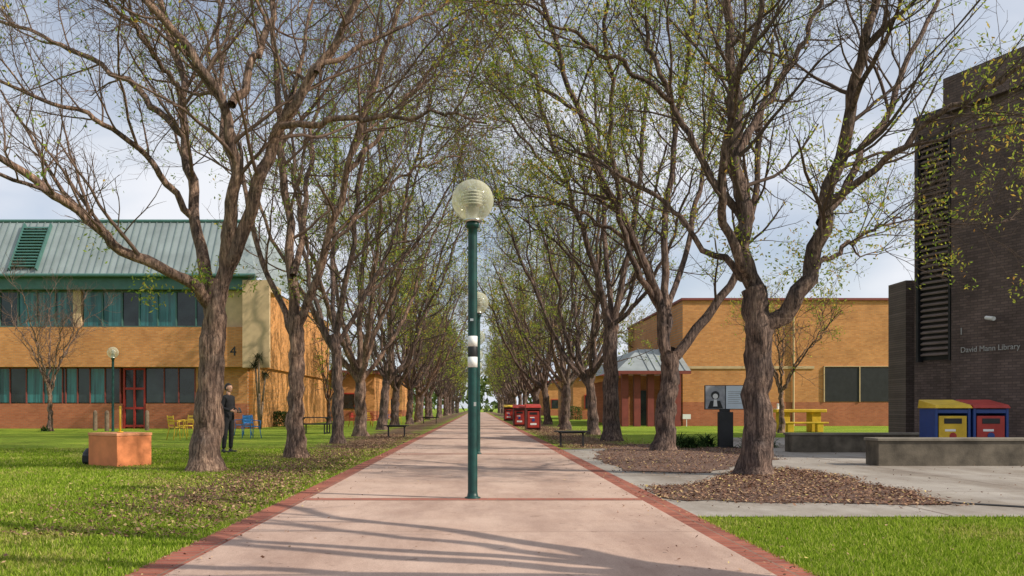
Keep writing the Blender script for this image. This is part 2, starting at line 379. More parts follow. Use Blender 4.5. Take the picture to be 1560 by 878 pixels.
litter("leaf_litter", x[k], y[k], 0.03+rng.random(k.sum())*.03, .010, .022)
n = 9000
y = 24+rng.random(n)*30; x = 2.4+np.abs(rng.normal(0, 1, n))*1.6
litter("leaf_litter", x, y, 0.012+rng.random(n)*.03, .015, .035)
n = 1500
y = 5+rng.random(n)**1.5*35; sgn = rng.choice([-1, 1], n); e = np.abs(rng.exponential(.35, n)); e = np.minimum(e, 2.1)
x = np.where(sgn < 0, BL+e, BR-e)
litter("fallen_leaves", x, y, 0.030+rng.random(n)*.006, .007, .020)
n = 900
y = 9+rng.random(n)*14; x = rng.uniform(2.4, 14, n)
litter("fallen_leaves", x, y, 0.024+rng.random(n)*.006, .010, .026)

def blades(name, x, y, h0, h1, mat):
    n = len(x); th = rng.random(n)*6.283; h = rng.uniform(h0, h1, n); w_ = rng.uniform(.003, .006, n)*(1+y/12)
    V = np.zeros((n, 3, 3)); V[:, 0] = np.stack([x-np.cos(th)*w_, y-np.sin(th)*w_, 0*x], 1); V[:, 1] = np.stack([x+np.cos(th)*w_, y+np.sin(th)*w_, 0*x], 1)
    V[:, 2] = np.stack([x+rng.normal(0, .018, n), y+rng.normal(0, .018, n), h], 1)
    return np_mesh(name, V.reshape(-1, 3), np.arange(n*3).reshape(n, 3), mat)
def patch(x, y): return np.sin(x*1.3+1)*np.sin(y*.9+2)+.6*np.sin(x*2.9+y*1.7)+.5*np.sin(y*3.1-x*2.2)
n = 190000
y = 4.2+rng.random(n)**1.4*20; x = BL+.03-rng.random(n)**1.1*(np.maximum(0.66*y-1.2, 1))
near = np.exp(-((x+3.6)/1.2)**2)*np.clip((y-6.5)/4, 0, 1); k = rng.random(n) > near*.85
x = x[k]; y = y[k]; hsel = patch(x, y)+rng.normal(0, .5, len(x)) > .55
blades("grass", x[~hsel], y[~hsel], .02, .055, M_blade); blades("grass", x[hsel], y[hsel], .015, .045, M_bladey)
n = 80000
y = 4.0+rng.random(n)*4.9; x = BR-.03+rng.random(n)**1.1*(np.maximum(0.75*y-1.0, 1)); k = (y < 8.93+rng.normal(0, .03, n))
x = x[k]; y = y[k]; hsel = patch(x, y)+rng.normal(0, .5, len(x)) > .7
blades("grass", x[~hsel], y[~hsel], .02, .055, M_blade); blades("grass", x[hsel], y[hsel], .015, .045, M_bladey)

# ------------------------------------------------------------ trees
def resample(pts, n, jit=0.0):
    p = np.array(pts, float)
    for _ in range(3):
        q = np.empty((len(p)*2, 3)); q[0] = p[0]; q[-1] = p[-1]
        a = p[:-1]; b_ = p[1:]; q[1:-1:2] = a*.75+b_*.25; q[2:-1:2] = a*.25+b_*.75; p = q
    d = np.r_[0, np.cumsum(np.linalg.norm(np.diff(p, axis=0), axis=1))]; tt = np.linspace(0, d[-1], n)
    r = np.stack([np.interp(tt, d, p[:, i]) for i in range(3)], 1)
    if jit:
        nz = rng.normal(0, jit, (n, 3)); nz = (nz+np.roll(nz, 1, 0))/1.6; nz[0] = 0; r += nz
    return r
def tubes(P, R, sides, lump=0.0):
    B, n, _ = P.shape; T = nrm(np.gradient(P, axis=1)); mt = nrm(P[:, -1]-P[:, 0])
    ax_ = np.zeros((B, 3)); am = np.argmin(np.abs(mt), axis=1); ax_[np.arange(B), am] = 1
    U = nrm(np.cross(T, ax_[:, None, :])); W = np.cross(T, U)
    a = np.arange(sides)*2*np.pi/sides
    rr = R[:, :, None]*np.ones(sides)
    if lump:
        nz = rng.normal(0, lump, rr.shape); nz = (nz+np.roll(nz, 1, 2)+np.roll(nz, 1, 1)+np.roll(nz, -1, 1))/2.2; rr = rr*(1+nz)
    V = P[:, :, None, :]+rr[..., None]*(np.cos(a)[None, None, :, None]*U[:, :, None, :]+np.sin(a)[None, None, :, None]*W[:, :, None, :])
    V = V.reshape(-1, 3)
    bi = (np.arange(B)*n*sides)[:, None, None]; ri = (np.arange(n-1)*sides)[None, :, None]; si = np.arange(sides)[None, None, :]; sj = (si+1) % sides
    f = np.stack(np.broadcast_arrays(bi+ri+si, bi+ri+sj, bi+ri+sides+sj, bi+ri+sides+si), -1).reshape(-1, 4)
    return V, f
def kids(P, R, k, t0, Lr, n, ang, up, wig, rf, rmin, rcap=1.0):
    B, NN, _ = P.shape
    t_ = t0+(1-t0)*(np.arange(k)[None, :]+rng.random((B, k)))/k; idx = t_*(NN-1); i0 = np.clip(np.floor(idx).astype(int), 0, NN-2); f_ = (idx-i0)[..., None]
    bi = np.arange(B)[:, None]; p = P[bi, i0]*(1-f_)+P[bi, i0+1]*f_; rad = (R[bi, i0]*(1-f_[..., 0])+R[bi, i0+1]*f_[..., 0])
    T = nrm(P[bi, i0+1]-P[bi, i0]); r = rng.normal(0, 1, T.shape); r[..., 2] += .25
    perp = nrm(r-(r*T).sum(-1, keepdims=True)*T); a = np.radians(rng.uniform(ang[0], ang[1], (B, k)))[..., None]
    D = nrm(np.cos(a)*T+np.sin(a)*perp).reshape(-1, 3); p = p.reshape(-1, 3); rad = rad.ravel()
    Ln = (rng.uniform(Lr[0], Lr[1], (B, k))*(1-.4*t_)).ravel(); M = len(p)
    O = np.empty((M, n, 3)); O[:, 0] = p; step = (Ln/(n-1))[:, None]
    for i in range(1, n):
        D = nrm(D+np.array([0, 0, up/n])+rng.normal(0, wig, D.shape)); O[:, i] = O[:, i-1]+D*step
    r0 = np.clip(rad*rf, rmin, rcap); RR = r0[:, None]*np.linspace(1, .35, n)[None, :]; RR = np.maximum(RR, rmin*.6)
    return O, RR
def leafset(Pt, prob, per, spread, size, droop=0.3, clump=0.9):
    B, n, _ = Pt.shape
    mid = Pt[:, n//2]; ph = rng.random(6)*6.28
    fld = np.sin(mid[:, 0]*clump+ph[0])*np.sin(mid[:, 1]*clump+ph[1])+np.sin(mid[:, 2]*clump*1.2+ph[2])*np.sin(mid[:, 0]*clump*.7+ph[3])
    pr = prob*(1+1.1*fld); sel = rng.random(B) < pr; Q = Pt[sel]
    if len(Q) == 0: Q = Pt[:1]
    m_ = len(Q); ii = rng.integers(n//2, n, (m_, per)); C = Q[np.arange(m_)[:, None], ii]+rng.normal(0, spread, (m_, per, 3)); C[..., 2] -= np.abs(rng.normal(0, spread, (m_, per)))*droop
    return C.reshape(-1, 3)
def leafcards(name, C, size, mat, parent):
    n = len(C); A = nrm(rng.normal(0, 1, (n, 3))+np.array([0, 0, -.4])); r = rng.normal(0, 1, (n, 3)); Bv = nrm(np.cross(A, r)); s = rng.uniform(.6, 1.2, (n, 1))*size
    return cards(name, C, A*s, Bv*s*.38, mat, parent)
def tree(name, limbs, bark, leafm, prob=.25, per=8, k=(11, 9, 6), t0=.3, L2=(1.6, 3.4), extra=None, up=.5, lsize=.045, scale=1.0, base=(0, 0, 0), nsub=3, tw=1.0):
    base = np.array(base, float); VV, FF = [], []; off = 0; nf = 0
    def add(V, f):
        nonlocal off, nf
        VV.append(V); FF.append(f+off); off += len(V); nf += len(f)
    NL = 26; PL_, RL_ = [], []
    for i, (pts, r0, r1) in enumerate(limbs):
        p = resample(np.array(pts)-base, NL, 0.02 if i == 0 else .045); tt = np.linspace(0, 1, NL)**.8; r = r0*(1-tt)+r1*tt
        if i == 0:
            z = p[:, 2]-p[0, 2]; r = r*(1+.5*np.exp(-z/.18)); p[0, 2] -= .05
        PL_.append(p); RL_.append(r)
    P0 = np.array(PL_); R0 = np.array(RL_)
    add(*tubes(P0[:1], R0[:1], 18, .09)); add(*tubes(P0[1:], R0[1:], 10, .06))
    PP, RR = P0[1:], R0[1:]
    S, SR = kids(PP, RR, nsub, .35, (2.4*scale, 4.4*scale), 14, (25, 50), up*1.2, .11, .55, .015)
    add(*tubes(S, SR, 7, .04)); split = nf
    A1, AR1 = kids(PP, RR, k[0], t0, (L2[0]*scale, L2[1]*scale), 9, (28, 65), up, .12, .42, .009*tw, .04)
    A2, AR2 = kids(S, SR, k[0]-2, .2, (L2[0]*.8*scale, L2[1]*.75*scale), 9, (28, 62), up, .12, .5, .008*tw, .03)
    A = np.concatenate([A1, A2]); AR = np.concatenate([AR1, AR2]); add(*tubes(A, AR, 5))
    C1, CR1 = kids(A, AR, k[1], .12, (.7*scale, 1.7*scale), 6, (22, 58), up*.5, .13, .55, .005*tw, .014); add(*tubes(C1, CR1, 3))
    E, ER = kids(C1, CR1, k[2], .2, (.25*scale, .7*scale), 3, (22, 60), .2, .15, .6, .0032*tw, .007); add(*tubes(E, ER, 3))
    ob = np_mesh(name, np.concatenate(VV), np.concatenate(FF), bark, True, mat2=TW[bark], split=split); ob.location = tuple(base)
    C = leafset(E, prob, per, .07, lsize)
    if extra:
        for (c, r, cnt) in extra:
            c = np.array(c)-base; q = rng.normal(0, 1, (cnt, 3)); q = nrm(q)*(rng.random((cnt, 1))**.5)*r
            kk = np.sin(q[:, 0]*7)+np.sin(q[:, 1]*7+1)+np.sin(q[:, 2]*7+2) > -.4
            C = np.concatenate([C, c+q[kk]])
    leafcards("foliage", C, lsize, leafm, ob)
    return ob
def limb(pxs, d0, d1, r0, r1):
    n = len(pxs); return ([P3(px, py, d0+(d1-d0)*i/(n-1)) for i, (px, py) in enumerate(pxs)], r0, r1)

# near left tree
d = 15.6; bx, by = G(312, 718)
T = [limb([(312, 718), (316, 650), (322, 560), (328, 470), (332, 425)], d, d, .285, .19),
     limb([(328, 470), (295, 430), (260, 412), (190, 385), (120, 320), (60, 280), (0, 245), (-70, 215)], d, d-2.5, .125, .045),
     limb([(330, 460), (302, 385), (288, 270), (284, 150), (268, 80), (235, -30)], d, d+1.5, .13, .05),
     limb([(330, 455), (350, 360), (356, 260), (352, 155), (305, 95), (240, 25), (190, -50)], d, d-1.2, .14, .05),
     limb([(334, 450), (372, 350), (408, 240), (432, 185), (482, 108), (540, 0), (570, -80)], d, d-1.0, .155, .05),
     limb([(428, 192), (500, 183), (600, 178), (680, 172), (735, 185)], d-.6, d-1.6, .065, .018),
     limb([(353, 160), (395, 70), (430, -40), (450, -120)], d-.8, d+.6, .08, .035),
     limb([(284, 210), (205, 130), (105, 70), (0, 30), (-60, 10)], d+.8, d+2.5, .07, .025),
     limb([(292, 330), (232, 240), (150, 180), (60, 150), (-30, 120)], d+.4, d-1.5, .07, .025),
     limb([(340, 400), (360, 300), (340, 180), (330, 60), (335, -60)], d, d+5, .08, .035),
     limb([(482, 110), (570, 60), (660, 20), (740, -40)], d-.8, d+.5, .05, .018),
     limb([(286, 170), (220, 60), (130, -30)], d+1, d-1, .06, .025)]
tree("deciduous_tree", T, M_bark, M_leafg, .06, 7, (9, 7, 4), .3, (1.5, 3.2), base=(bx, by, 0), nsub=2,
     extra=[(P3(300, 425, d-.3), .35, 260), (P3(225, 440, d), .45, 160), (P3(150, 360, d), .5, 110), (P3(350, 400, d+.5), .3, 100)], up=.35)
# near right tree
d = 14.5; bx, by = G(1148, 725)
T = [limb([(1148, 725), (1152, 660), (1156, 580), (1154, 500), (1148, 440)], d, d, .26, .20),
     limb([(1150, 460), (1138, 380), (1128, 300), (1120, 200), (1118, 100), (1100, -40)], d, d+.8, .16, .06),
     limb([(1158, 510), (1212, 468), (1243, 400), (1256, 310), (1284, 230), (1300, 140), (1320, 50), (1345, -60)], d, d-1, .165, .06),
     limb([(1142, 420), (1102, 340), (1096, 240), (1118, 130), (1160, 30), (1180, -60)], d, d-1.5, .09, .035),
     limb([(1134, 340), (1070, 250), (1022, 150), (980, 50), (955, -40)], d+.3, d+1.2, .08, .025),
     limb([(1256, 315), (1330, 262), (1405, 195), (1500, 130), (1590, 85)], d-.5, d-2, .07, .025),
     limb([(1122, 240), (1180, 130), (1240, 40), (1265, -50)], d+.5, d+2.5, .08, .03),
     limb([(1250, 340), (1290, 280), (1370, 130), (1420, 20), (1460, -80)], d-.4, d+2.5, .08, .03),
     limb([(1145, 430), (1080, 380), (1000, 300), (900, 240), (830, 200)], d, d+1.5, .065, .018),
     limb([(1022, 155), (940, 90), (860, 40), (780, -20)], d+.7, d, .05, .018),
     limb([(1240, 410), (1310, 360), (1370, 330)], d-.3, d+1.5, .05, .018)]
tree("deciduous_tree", T, M_barkd, M_leafy, .38, 11, (9, 7, 4), .25, (1.4, 3.0), base=(bx, by, 0), up=.3, nsub=2, lsize=.042,
     extra=[(P3(1230, 400, d), .7, 520), (P3(1300, 350, d), .7, 420), (P3(1120, 370, d), .5, 300)])
# left row second
d = 19.9; bx, by = G(452, 697)
T = [limb([(452, 697), (450, 620), (452, 540), (452, 480)], d, d, .22, .16),
     limb([(452, 500), (444, 400), (435, 300), (425, 180), (420, 60), (410, -60)], d, d+1, .13, .045),
     limb([(452, 500), (490, 410), (522, 290), (560, 160), (605, 20), (630, -60)], d, d-1.5, .11, .04),
     limb([(450, 520), (412, 440), (385, 360), (370, 240), (330, 120), (300, 20)], d, d+2, .08, .03),
     limb([(446, 420), (470, 300), (480, 180), (500, 40)], d, d+4, .08, .03),
     limb([(530, 260), (610, 170), (680, 80), (740, -20)], d-.7, d+1, .06, .022),
     limb([(500, 380), (570, 300), (640, 250), (700, 240)], d-.5, d, .05, .02)]
tree("deciduous_tree", T, M_bark, M_leafg, .18, 9, (10, 8, 4), .2, (1.6, 3.4), base=(bx, by, 0), up=.45,
     extra=[(P3(440, 440, d), .5, 200)])
# left row third
d = 28.0; bx, by = G(515, 675)
T = [limb([(515, 675), (514, 610), (514, 545), (505, 510)], d, d, .20, .15),
     limb([(508, 530), (480, 470), (465, 390), (450, 280), (440, 160)], d, d+1, .10, .04),
     limb([(510, 520), (530, 420), (545, 300), (560, 160), (580, 20)], d, d-2, .11, .04),
     limb([(510, 530), (560, 450), (610, 340), (640, 220), (670, 90)], d, d+1, .09, .03),
     limb([(560, 450), (630, 380), (690, 280), (720, 180)], d+.3, d+2, .06, .02),
     limb([(512, 520), (505, 400), (510, 280), (505, 130)], d, d+4, .09, .04)]
tree("deciduous_tree", T, M_barkd, M_leafg, .24, 9, (10, 7, 4), .15, (1.8, 3.8), base=(bx, by, 0), up=.5, scale=1.1, lsize=.058, tw=1.2)
# right row second
d = 22.6; bx, by = G(1012, 688)
T = [limb([(1012, 688), (1014, 620), (1022, 560), (1020, 530)], d, d, .27, .22),
     limb([(1018, 550), (1060, 505), (1100, 460), (1130, 390), (1150, 300), (1160, 180), (1180, 60)], d, d+.5, .15, .05),
     limb([(1018, 550), (1000, 440), (950, 350), (905, 240), (862, 120), (825, 0), (810, -80)], d, d-1.5, .14, .045),
     limb([(1016, 540), (1012, 440), (1010, 340), (1030, 200), (1052, 70), (1060, -60)], d, d+1, .12, .045),
     limb([(1014, 500), (1040, 400), (1070, 270), (1090, 120), (1100, 0)], d, d+4, .09, .04),
     limb([(960, 370), (900, 330), (830, 300), (770, 300)], d-.5, d-1, .06, .02),
     limb([(880, 170), (820, 130), (760, 60), (720, -20)], d-1, d, .05, .02),
     limb([(1005, 470), (960, 400), (930, 240), (930, 90), (920, -40)], d, d-3, .09, .04)]
tree("deciduous_tree", T, M_barkd, M_leafy, .26, 9, (9, 7, 4), .2, (1.7, 3.6), base=(bx, by, 0), up=.4, lsize=.05)
# right row third
d = 29.9; bx, by = G(932, 672)
T = [limb([(932, 672), (931, 600), (930, 530), (930, 490)], d, d, .29, .23),
     limb([(930, 510), (905, 400), (870, 300), (830, 180), (800, 50)], d, d-1, .13, .045),
     limb([(930, 510), (955, 400), (975, 280), (985, 160), (1000, 20)], d, d+1, .13, .045),
     limb([(930, 510), (925, 380), (915, 250), (900, 90)], d, d+3.5, .11, .04),
     limb([(932, 500), (900, 430), (850, 370), (790, 330)], d, d, .08, .025),
     limb([(860, 280), (800, 220), (750, 150), (720, 60)], d-.5, d+1, .06, .02),
     limb([(932, 500), (990, 440), (1030, 350), (1060, 260)], d, d-2, .09, .03)]
tree("deciduous_tree", T, M_barkd, M_leafg, .25, 9, (10, 7, 4), .15, (1.9, 3.9), base=(bx, by, 0), up=.5, scale=1.1, lsize=.058, tw=1.2)

def generic(seed, height=11.0, nl=7, fork=2.6):
    r = random.Random(seed); ln = r.uniform(-.25, .25); ly_ = r.uniform(-.25, .25)
    T = [([(0, 0, 0), (ln*.2, ly_*.3, fork*.4), (ln*.7, ly_*.6, fork*.8), (ln, ly_, fork+.3)], .25, .18)]
    for i in range(nl):
        a = 2*math.pi*i/nl+r.uniform(-.35, .35); sp = r.uniform(2.4, 4.8); hh = height*r.uniform(.70, 1.0)
        if i == 0: sp = .8; hh = height
        z0 = fork-r.uniform(0, .6)
        pts = [(ln, ly_, z0)]
        for q in (.2, .45, .7, 1.0):
            rr = sp*(q**.8)+r.uniform(-.25, .25); aa = a+r.uniform(-.15, .15)
            pts.append((ln+math.cos(aa)*rr, ly_+math.sin(aa)*rr, z0+(hh-z0)*q**1.1))
        T.append((pts, r.uniform(.09, .13), .035))
    return T
# unseen row tree added beside camera to throw branch shadows over foreground path
T = [([(x+5.6, y+4.4, z) for x, y, z in pts], r0, r1) for pts, r0, r1 in generic(44, 10.0, 7, 3.2)]
tree("deciduous_tree", T, M_barkd, M_leafg, .05, 6, (6, 5, 3), .3, (1.4, 2.8), base=(5.6, 4.4, 0), up=.6, nsub=2)
protos = []
for i, (s_, lf, pr) in enumerate(((3, M_leafg, .26), (8, M_leafy, .28), (21, M_leafg, .30), (33, M_leafy, .22))):
    protos.append(tree("deciduous_tree", generic(s_, 11.6+i*.5, 7), M_bark if i == 0 else M_barkd, lf, pr, 8, (8, 6, 4), .1, (1.6, 3.5), up=.4, lsize=.07, scale=1.05, nsub=2, tw=1.6))
for i, (s_, lf) in enumerate(((5, M_leafg), (14, M_leafy))):
    protos.append(tree("deciduous_tree", generic(s_, 11.8, 6), M_barkd, lf, .32, 5, (6, 5, 3), .1, (1.6, 3.4), up=.4, lsize=.13, scale=1.05, nsub=2, tw=2.8))
placed = [0]*6
def place(i, x, y, rz, s=1.0, name="deciduous_tree"):
    p = protos[i]
    if placed[i] == 0: ob = p; placed[i] = 1
    else:
        ob = bpy.data.objects.new(name, p.data); COL.objects.link(ob)
        ch = p.children[0]; c2 = bpy.data.objects.new("foliage", ch.data); COL.objects.link(c2); c2.parent = ob
    ob.location = (x, y, 0); ob.rotation_euler = (0, 0, rz); ob.scale = (s, s, s*random.uniform(.95, 1.05)); return ob
rows = [G(550, 665), G(582, 655)]
yL = 52
while yL < 215:
    rows.append((-4.9+random.uniform(-.3, .3), yL)); yL += random.uniform(7.2, 9.2)
yR = 52
rows += [(5.0, 37.0), G(862, 655)]
while yR < 215:
    rows.append((5.0+random.uniform(-.3, .3), yR)); yR += random.uniform(7.2, 9.2)
for j, (x, y) in enumerate(rows):
    place(j % 4 if y < 75 else 4+j % 2, x, y, random.uniform(0, 6.28), random.uniform(.92, 1.08))
for x, y, s_ in ((-11.5, 66, .65), (-16, 88, .8), (13.5, 74, .75), (-12, 100, .9), (12, 95, .9), (-24, 100, 1), (24, 110, 1)):
    place(4+random.randrange(2), x, y, random.uniform(0, 6.28), s_)
def small_bare(px, py, h, seed, bk, pr=0.0):
    x, y = G(px, py); r = random.Random(seed); T = [([(x, y, 0), (x+.03, y, .8), (x, y, 1.7), (x, y, 2.0)], .13, .10)]
    for i in range(7):
        a = 6.28*i/7+r.uniform(-.3, .3); sp = r.uniform(1.6, 3.0)
        T.append(([(x, y, 1.8), (x+math.cos(a)*sp*.35, y+math.sin(a)*sp*.35, 1.8+(h-1.8)*.4), (x+math.cos(a)*sp, y+math.sin(a)*sp, h*r.uniform(.75, 1))], .055, .02))
    return tree("bare_tree", T, bk, M_leafy, pr, 4, (6, 5, 3), .2, (1.0, 1.9), up=.5, base=(x, y, 0), scale=.75, nsub=2, tw=1.6, lsize=.06)
small_bare(76, 657, 6.8, 4, M_bark)
small_bare(1190, 660, 6.0, 9, M_bark, .4)

n = 12000; cl = 380
cx_ = rng.uniform(-260, 260, cl); cy_ = rng.uniform(235, 300, cl); cz_ = rng.uniform(1, 10, cl); ci = rng.integers(0, cl, n)
q = nrm(rng.normal(0, 1, (n, 3)))*rng.random((n, 1))**.4*np.array([6, 5, 3.6]); C = np.stack([cx_[ci], cy_[ci], cz_[ci]], 1)+q; C[:, 2] = np.maximum(C[:, 2], .3)
leafcards("distant_trees", C, 1.3, M_far, None)
def hedge(name, x, y, sx, sy, h, cnt, mat=M_strap, size=.08):
    q = rng.uniform(-1, 1, (cnt, 3)); q = q/np.maximum(np.linalg.norm(q, axis=1, keepdims=True)**.35, .3)
    C = np.stack([x+q[:, 0]*sx*.55, y+q[:, 1]*sy*.55, np.abs(q[:, 2])*h], 1); return leafcards(name, C, size, mat, None)
for px, py, wd, hh in ((425, 650, 1.4, 1.0), (980, 646, 1.8, 1.1), (15, 650, 1.3, .8), (270, 651, 2.2, .6), (935, 646, 1.2, .9), (870, 640, 2, 1.4)):
    x, y = G(px, py); hedge("shrub", x, y, wd, wd*.7, hh, 1500)
def strappy(name, x, y, z, n, ln, mat=M_strap, wd=.03, parent=None, emin=.25):
    V = []; Fc = []
    for i in range(n):
        a = random.uniform(0, 6.28); el = random.uniform(emin, 1.35); l = ln*random.uniform(.6, 1); bx_ = x+random.gauss(0, ln*.12); by_ = y+random.gauss(0, ln*.12); px_, pz = 0, z
        s0 = len(V); u = (-math.sin(a)*wd, math.cos(a)*wd)
        for k_ in range(5):
            w_ = (1-k_/4.3)
            V += [(bx_+math.cos(a)*px_-u[0]*w_, by_+math.sin(a)*px_-u[1]*w_, pz), (bx_+math.cos(a)*px_+u[0]*w_, by_+math.sin(a)*px_+u[1]*w_, pz)]
            px_ += math.cos(el)*l/4; pz += math.sin(el)*l/4; el -= .38
        for k_ in range(4): Fc.append((s0+2*k_, s0+2*k_+1, s0+2*k_+3, s0+2*k_+2))
    return np_mesh(name, V, Fc, mat, False, parent)
for px, py in ((1050, 684), (1075, 682), (1145, 684), (1035, 680), (1165, 682)):
    x, y = G(px, py); strappy("strap_leaf_plant", x, y, .02, 130, .75)
x, y = G(75, 657); strappy("strap_leaf_plant", x, y-.4, 0, 50, .6)
e = empty("dragon_tree", (*G(396, 654), 0))
mb = MB()
heads = [(-.25, 0, 3.5), (.25, .2, 3.0), (0, -.3, 3.9)]
for hx, hy, hz in heads: mb.cyl((0, 0, 0), (hx*.5, hy*.5, hz*.5), .08, .06, 8); mb.cyl((hx*.5, hy*.5, hz*.5), (hx, hy, hz), .06, .05, 8)
mb.obj("stems", M_wood, e, True)
M_drag = island("dragon_leaves", [(0.0, (0.03, 0.035, 0.02)), (0.6, (0.07, 0.075, 0.04)), (1.0, (0.14, 0.09, 0.05))], 0.5, 0.1)
for hx, hy, hz in heads: strappy("leaf_rosette", hx, hy, hz, 90, .65, M_drag, wd=.025, parent=e, emin=-.7)

# ------------------------------------------------------------ left building
D = 48.0; k = D/F
fx = lambda px: (px-VX)*k
fz = lambda py: H+(VY-py)*k
LB = empty("campus_building")
XR = fx(385); XL = -48.0; z1, z2, z3, z4, z5 = fz(615), fz(560), fz(500), fz(445), fz(425)
MB().bb(XL, XR-.3, D+.3, D+24, 0, z2).obj("core_walls", M_byel, LB)
wb = MB()
wb.bb(XL, fx(186), D, D+.297, 0, z1); wb.bb(fx(222), XR-.3, D, D+.297, 0, z1); wb.obj("base_wall", M_bred, LB)
MB().bb(fx(298), XR-.3, D+.02, D+.297, z1+.003, z2).obj("brick_pier", M_byel, LB)
MB().bb(XL, XR, D-.6, D+24, z2+.003, z3).obj("brick_band", M_byel, LB)
MB().bb(XR-.297, XR-.05, D+.3, D+23.9, 0, z2).obj("side_wall_lower", M_byel_y, LB)
MB().bb(XR+.003, XR+.12, D-.4, D+24.0, z2+.1, z5-.1).obj("side_wall_upper", M_byel_y, LB)
MB().bb(XL, XR, D+.1, D+24, z3+.003, z5).obj("upper_wall", M_beige, LB)
MB().bb(XL, XR+.3, D-.75, D-.3, z4+.05, z5+.05).obj("fascia", M_teal, LB)
ug = MB(); ud = MB(); fr = MB()
zz0, zz1 = z3+.05, z4+.02
edges = [-480, -400, -310, -220, -130, -40, 2, 30, 58, 86, 114]
edges2 = [128, 158, 188, 214, 242, 270, 300, 322, 345]
for E_ in (edges, edges2):
    for i in range(len(E_)-1):
        a, b_ = fx(E_[i]), fx(E_[i+1]); (ud if i % 4 == 2 or E_[i] in (300, 270) else ug).bb(a+.04, b_-.04, D-.1, D+.09, zz0+.06, zz1-.06)
        fr.bb(b_-.035, b_+.035, D-.18, D+.097, zz0, zz1)
    fr.bb(fx(E_[0]), fx(E_[-1]), D-.17, D+.094, zz1-.057, zz1); fr.bb(fx(E_[0]), fx(E_[-1]), D-.17, D+.094, zz0, zz0+.057)
ug.obj("blind_windows", M_gteal, LB); ud.obj("dark_windows", M_gdark, LB); fr.obj("window_frames", M_teal, LB)
pil = MB()
for a, b_ in ((115, 127), (346, 372), (-30, -5)): pil.bb(fx(a), fx(b_), D-.3, D+.096, z3+.004, z4+.04)
pil.obj("pilasters", M_beige, LB)
MB().bb(fx(376), fx(416), D-.9, D-.61, z2-.05, z5-.2).bb(fx(376), fx(416), D-.6, D+2, z5-.8, z5-.3).obj("corner_screen", M_beige, LB)
lg = MB(); ld = MB(); lf = MB(); zz0, zz1 = z1+.003, z2-.02
E_ = [-480, -380, -290, -200, -110, -40, -2, 15, 40, 66, 95, 100, 118, 137, 160, 183]
for i in range(len(E_)-1):
    a, b_ = fx(E_[i]), fx(E_[i+1]); (ld if i in (3, 7, 12, 14) or i == 10 else lg).bb(a+.03, b_-.03, D+.05, D+.297, zz0+.05, zz1-.05); lf.bb(b_-.03, b_+.03, D-.01, D+.296, zz0, zz1)
E_ = [222, 250, 272, 297]
for i in range(len(E_)-1):
    a, b_ = fx(E_[i]), fx(E_[i+1]); ld.bb(a+.03, b_-.03, D+.05, D+.297, zz0+.05, zz1-.05); lf.bb(b_-.03, b_+.03, D-.01, D+.296, zz0, zz1)
lf.bb(XL, fx(183), D-.01, D+.295, zz1-.05, zz1)
lg.obj("ground_blind_windows", M_gteal, LB); ld.obj("ground_dark_windows", M_gdark, LB); lf.obj("ground_window_frames", M_bred2, LB)
dm = MB(); a, b_ = fx(187), fx(221); zt = z2-.02
for xx in (a+.05, (a+b_)/2, b_-.05): dm.bb(xx-.05, xx+.05, D+.05, D+.29, 0, zt)
for zc in (.15, 1.15, 2.25, zt-.06): dm.bb(a, b_, D+.06, D+.28, zc-.06, zc+.06)
dm.obj("red_door_frame", M_redp, LB); MB().bb(a+.1, b_-.1, D+.15, D+.2, .2, zt-.1).obj("door_glass", M_gdark, LB)
ry0, ry1 = D-1.0, D+1.0; ze = z5+.06; zr = H+(VY-338)*(ry1)/F
MB().quad((XL, ry0, ze), (XR+.4, ry0, ze), (XR-.6, ry1, zr), (XL, ry1, zr)).quad((XR+.4, ry0, ze), (XR+.4, D+24, ze), (XR-.6, D+22, zr), (XR-.6, ry1, zr)).quad((XL, ry1, zr), (XR-.6, ry1, zr), (XR-.6, D+22, zr), (XL, D+22, zr)).obj("roof", M_roof, LB)
rb = MB(); ln_ = math.hypot(ry1-ry0, zr-ze); an = math.atan2(zr-ze, ry1-ry0); x = XL
while x < XR-.6:
    rb.box(x, (ry0+ry1)/2-.02, (ze+zr)/2+.01, .045, ln_, .06, rx=an); x += .40
rb.obj("roof_ribs", M_roofd, LB)
MB().cyl((XL, ry0-.05, ze-.02), (XR+.4, ry0-.05, ze-.02), .1, seg=10).cyl((XL, ry1, zr+.03), (XR-.6, ry1, zr+.03), .10, seg=10).obj("gutter_and_ridge", M_teal, LB)
vt = MB(); cxv = fx(48)
for i in range(14):
    f_ = .14+i*.055; vt.box(cxv, ry0+(ry1-ry0)*f_-.12, ze+(zr-ze)*f_+.06, 1.4, .22, .04, rx=.5)
for sx in (-.74, .74): vt.box(cxv+sx, ry0+(ry1-ry0)*.5-.1, ze+(zr-ze)*.5+.05, .08, ln_*.84, .22, rx=an)
vt.obj("roof_louvre_vent", M_teal, LB)
R90 = (math.radians(90), 0, 0)
text("4", .75, (fx(355), D-.62, fz(543)), R90, M_black, LB, "number_sign")
text("3", .75, (fx(-4), D-.62, fz(543)), R90, M_black, LB, "number_sign")

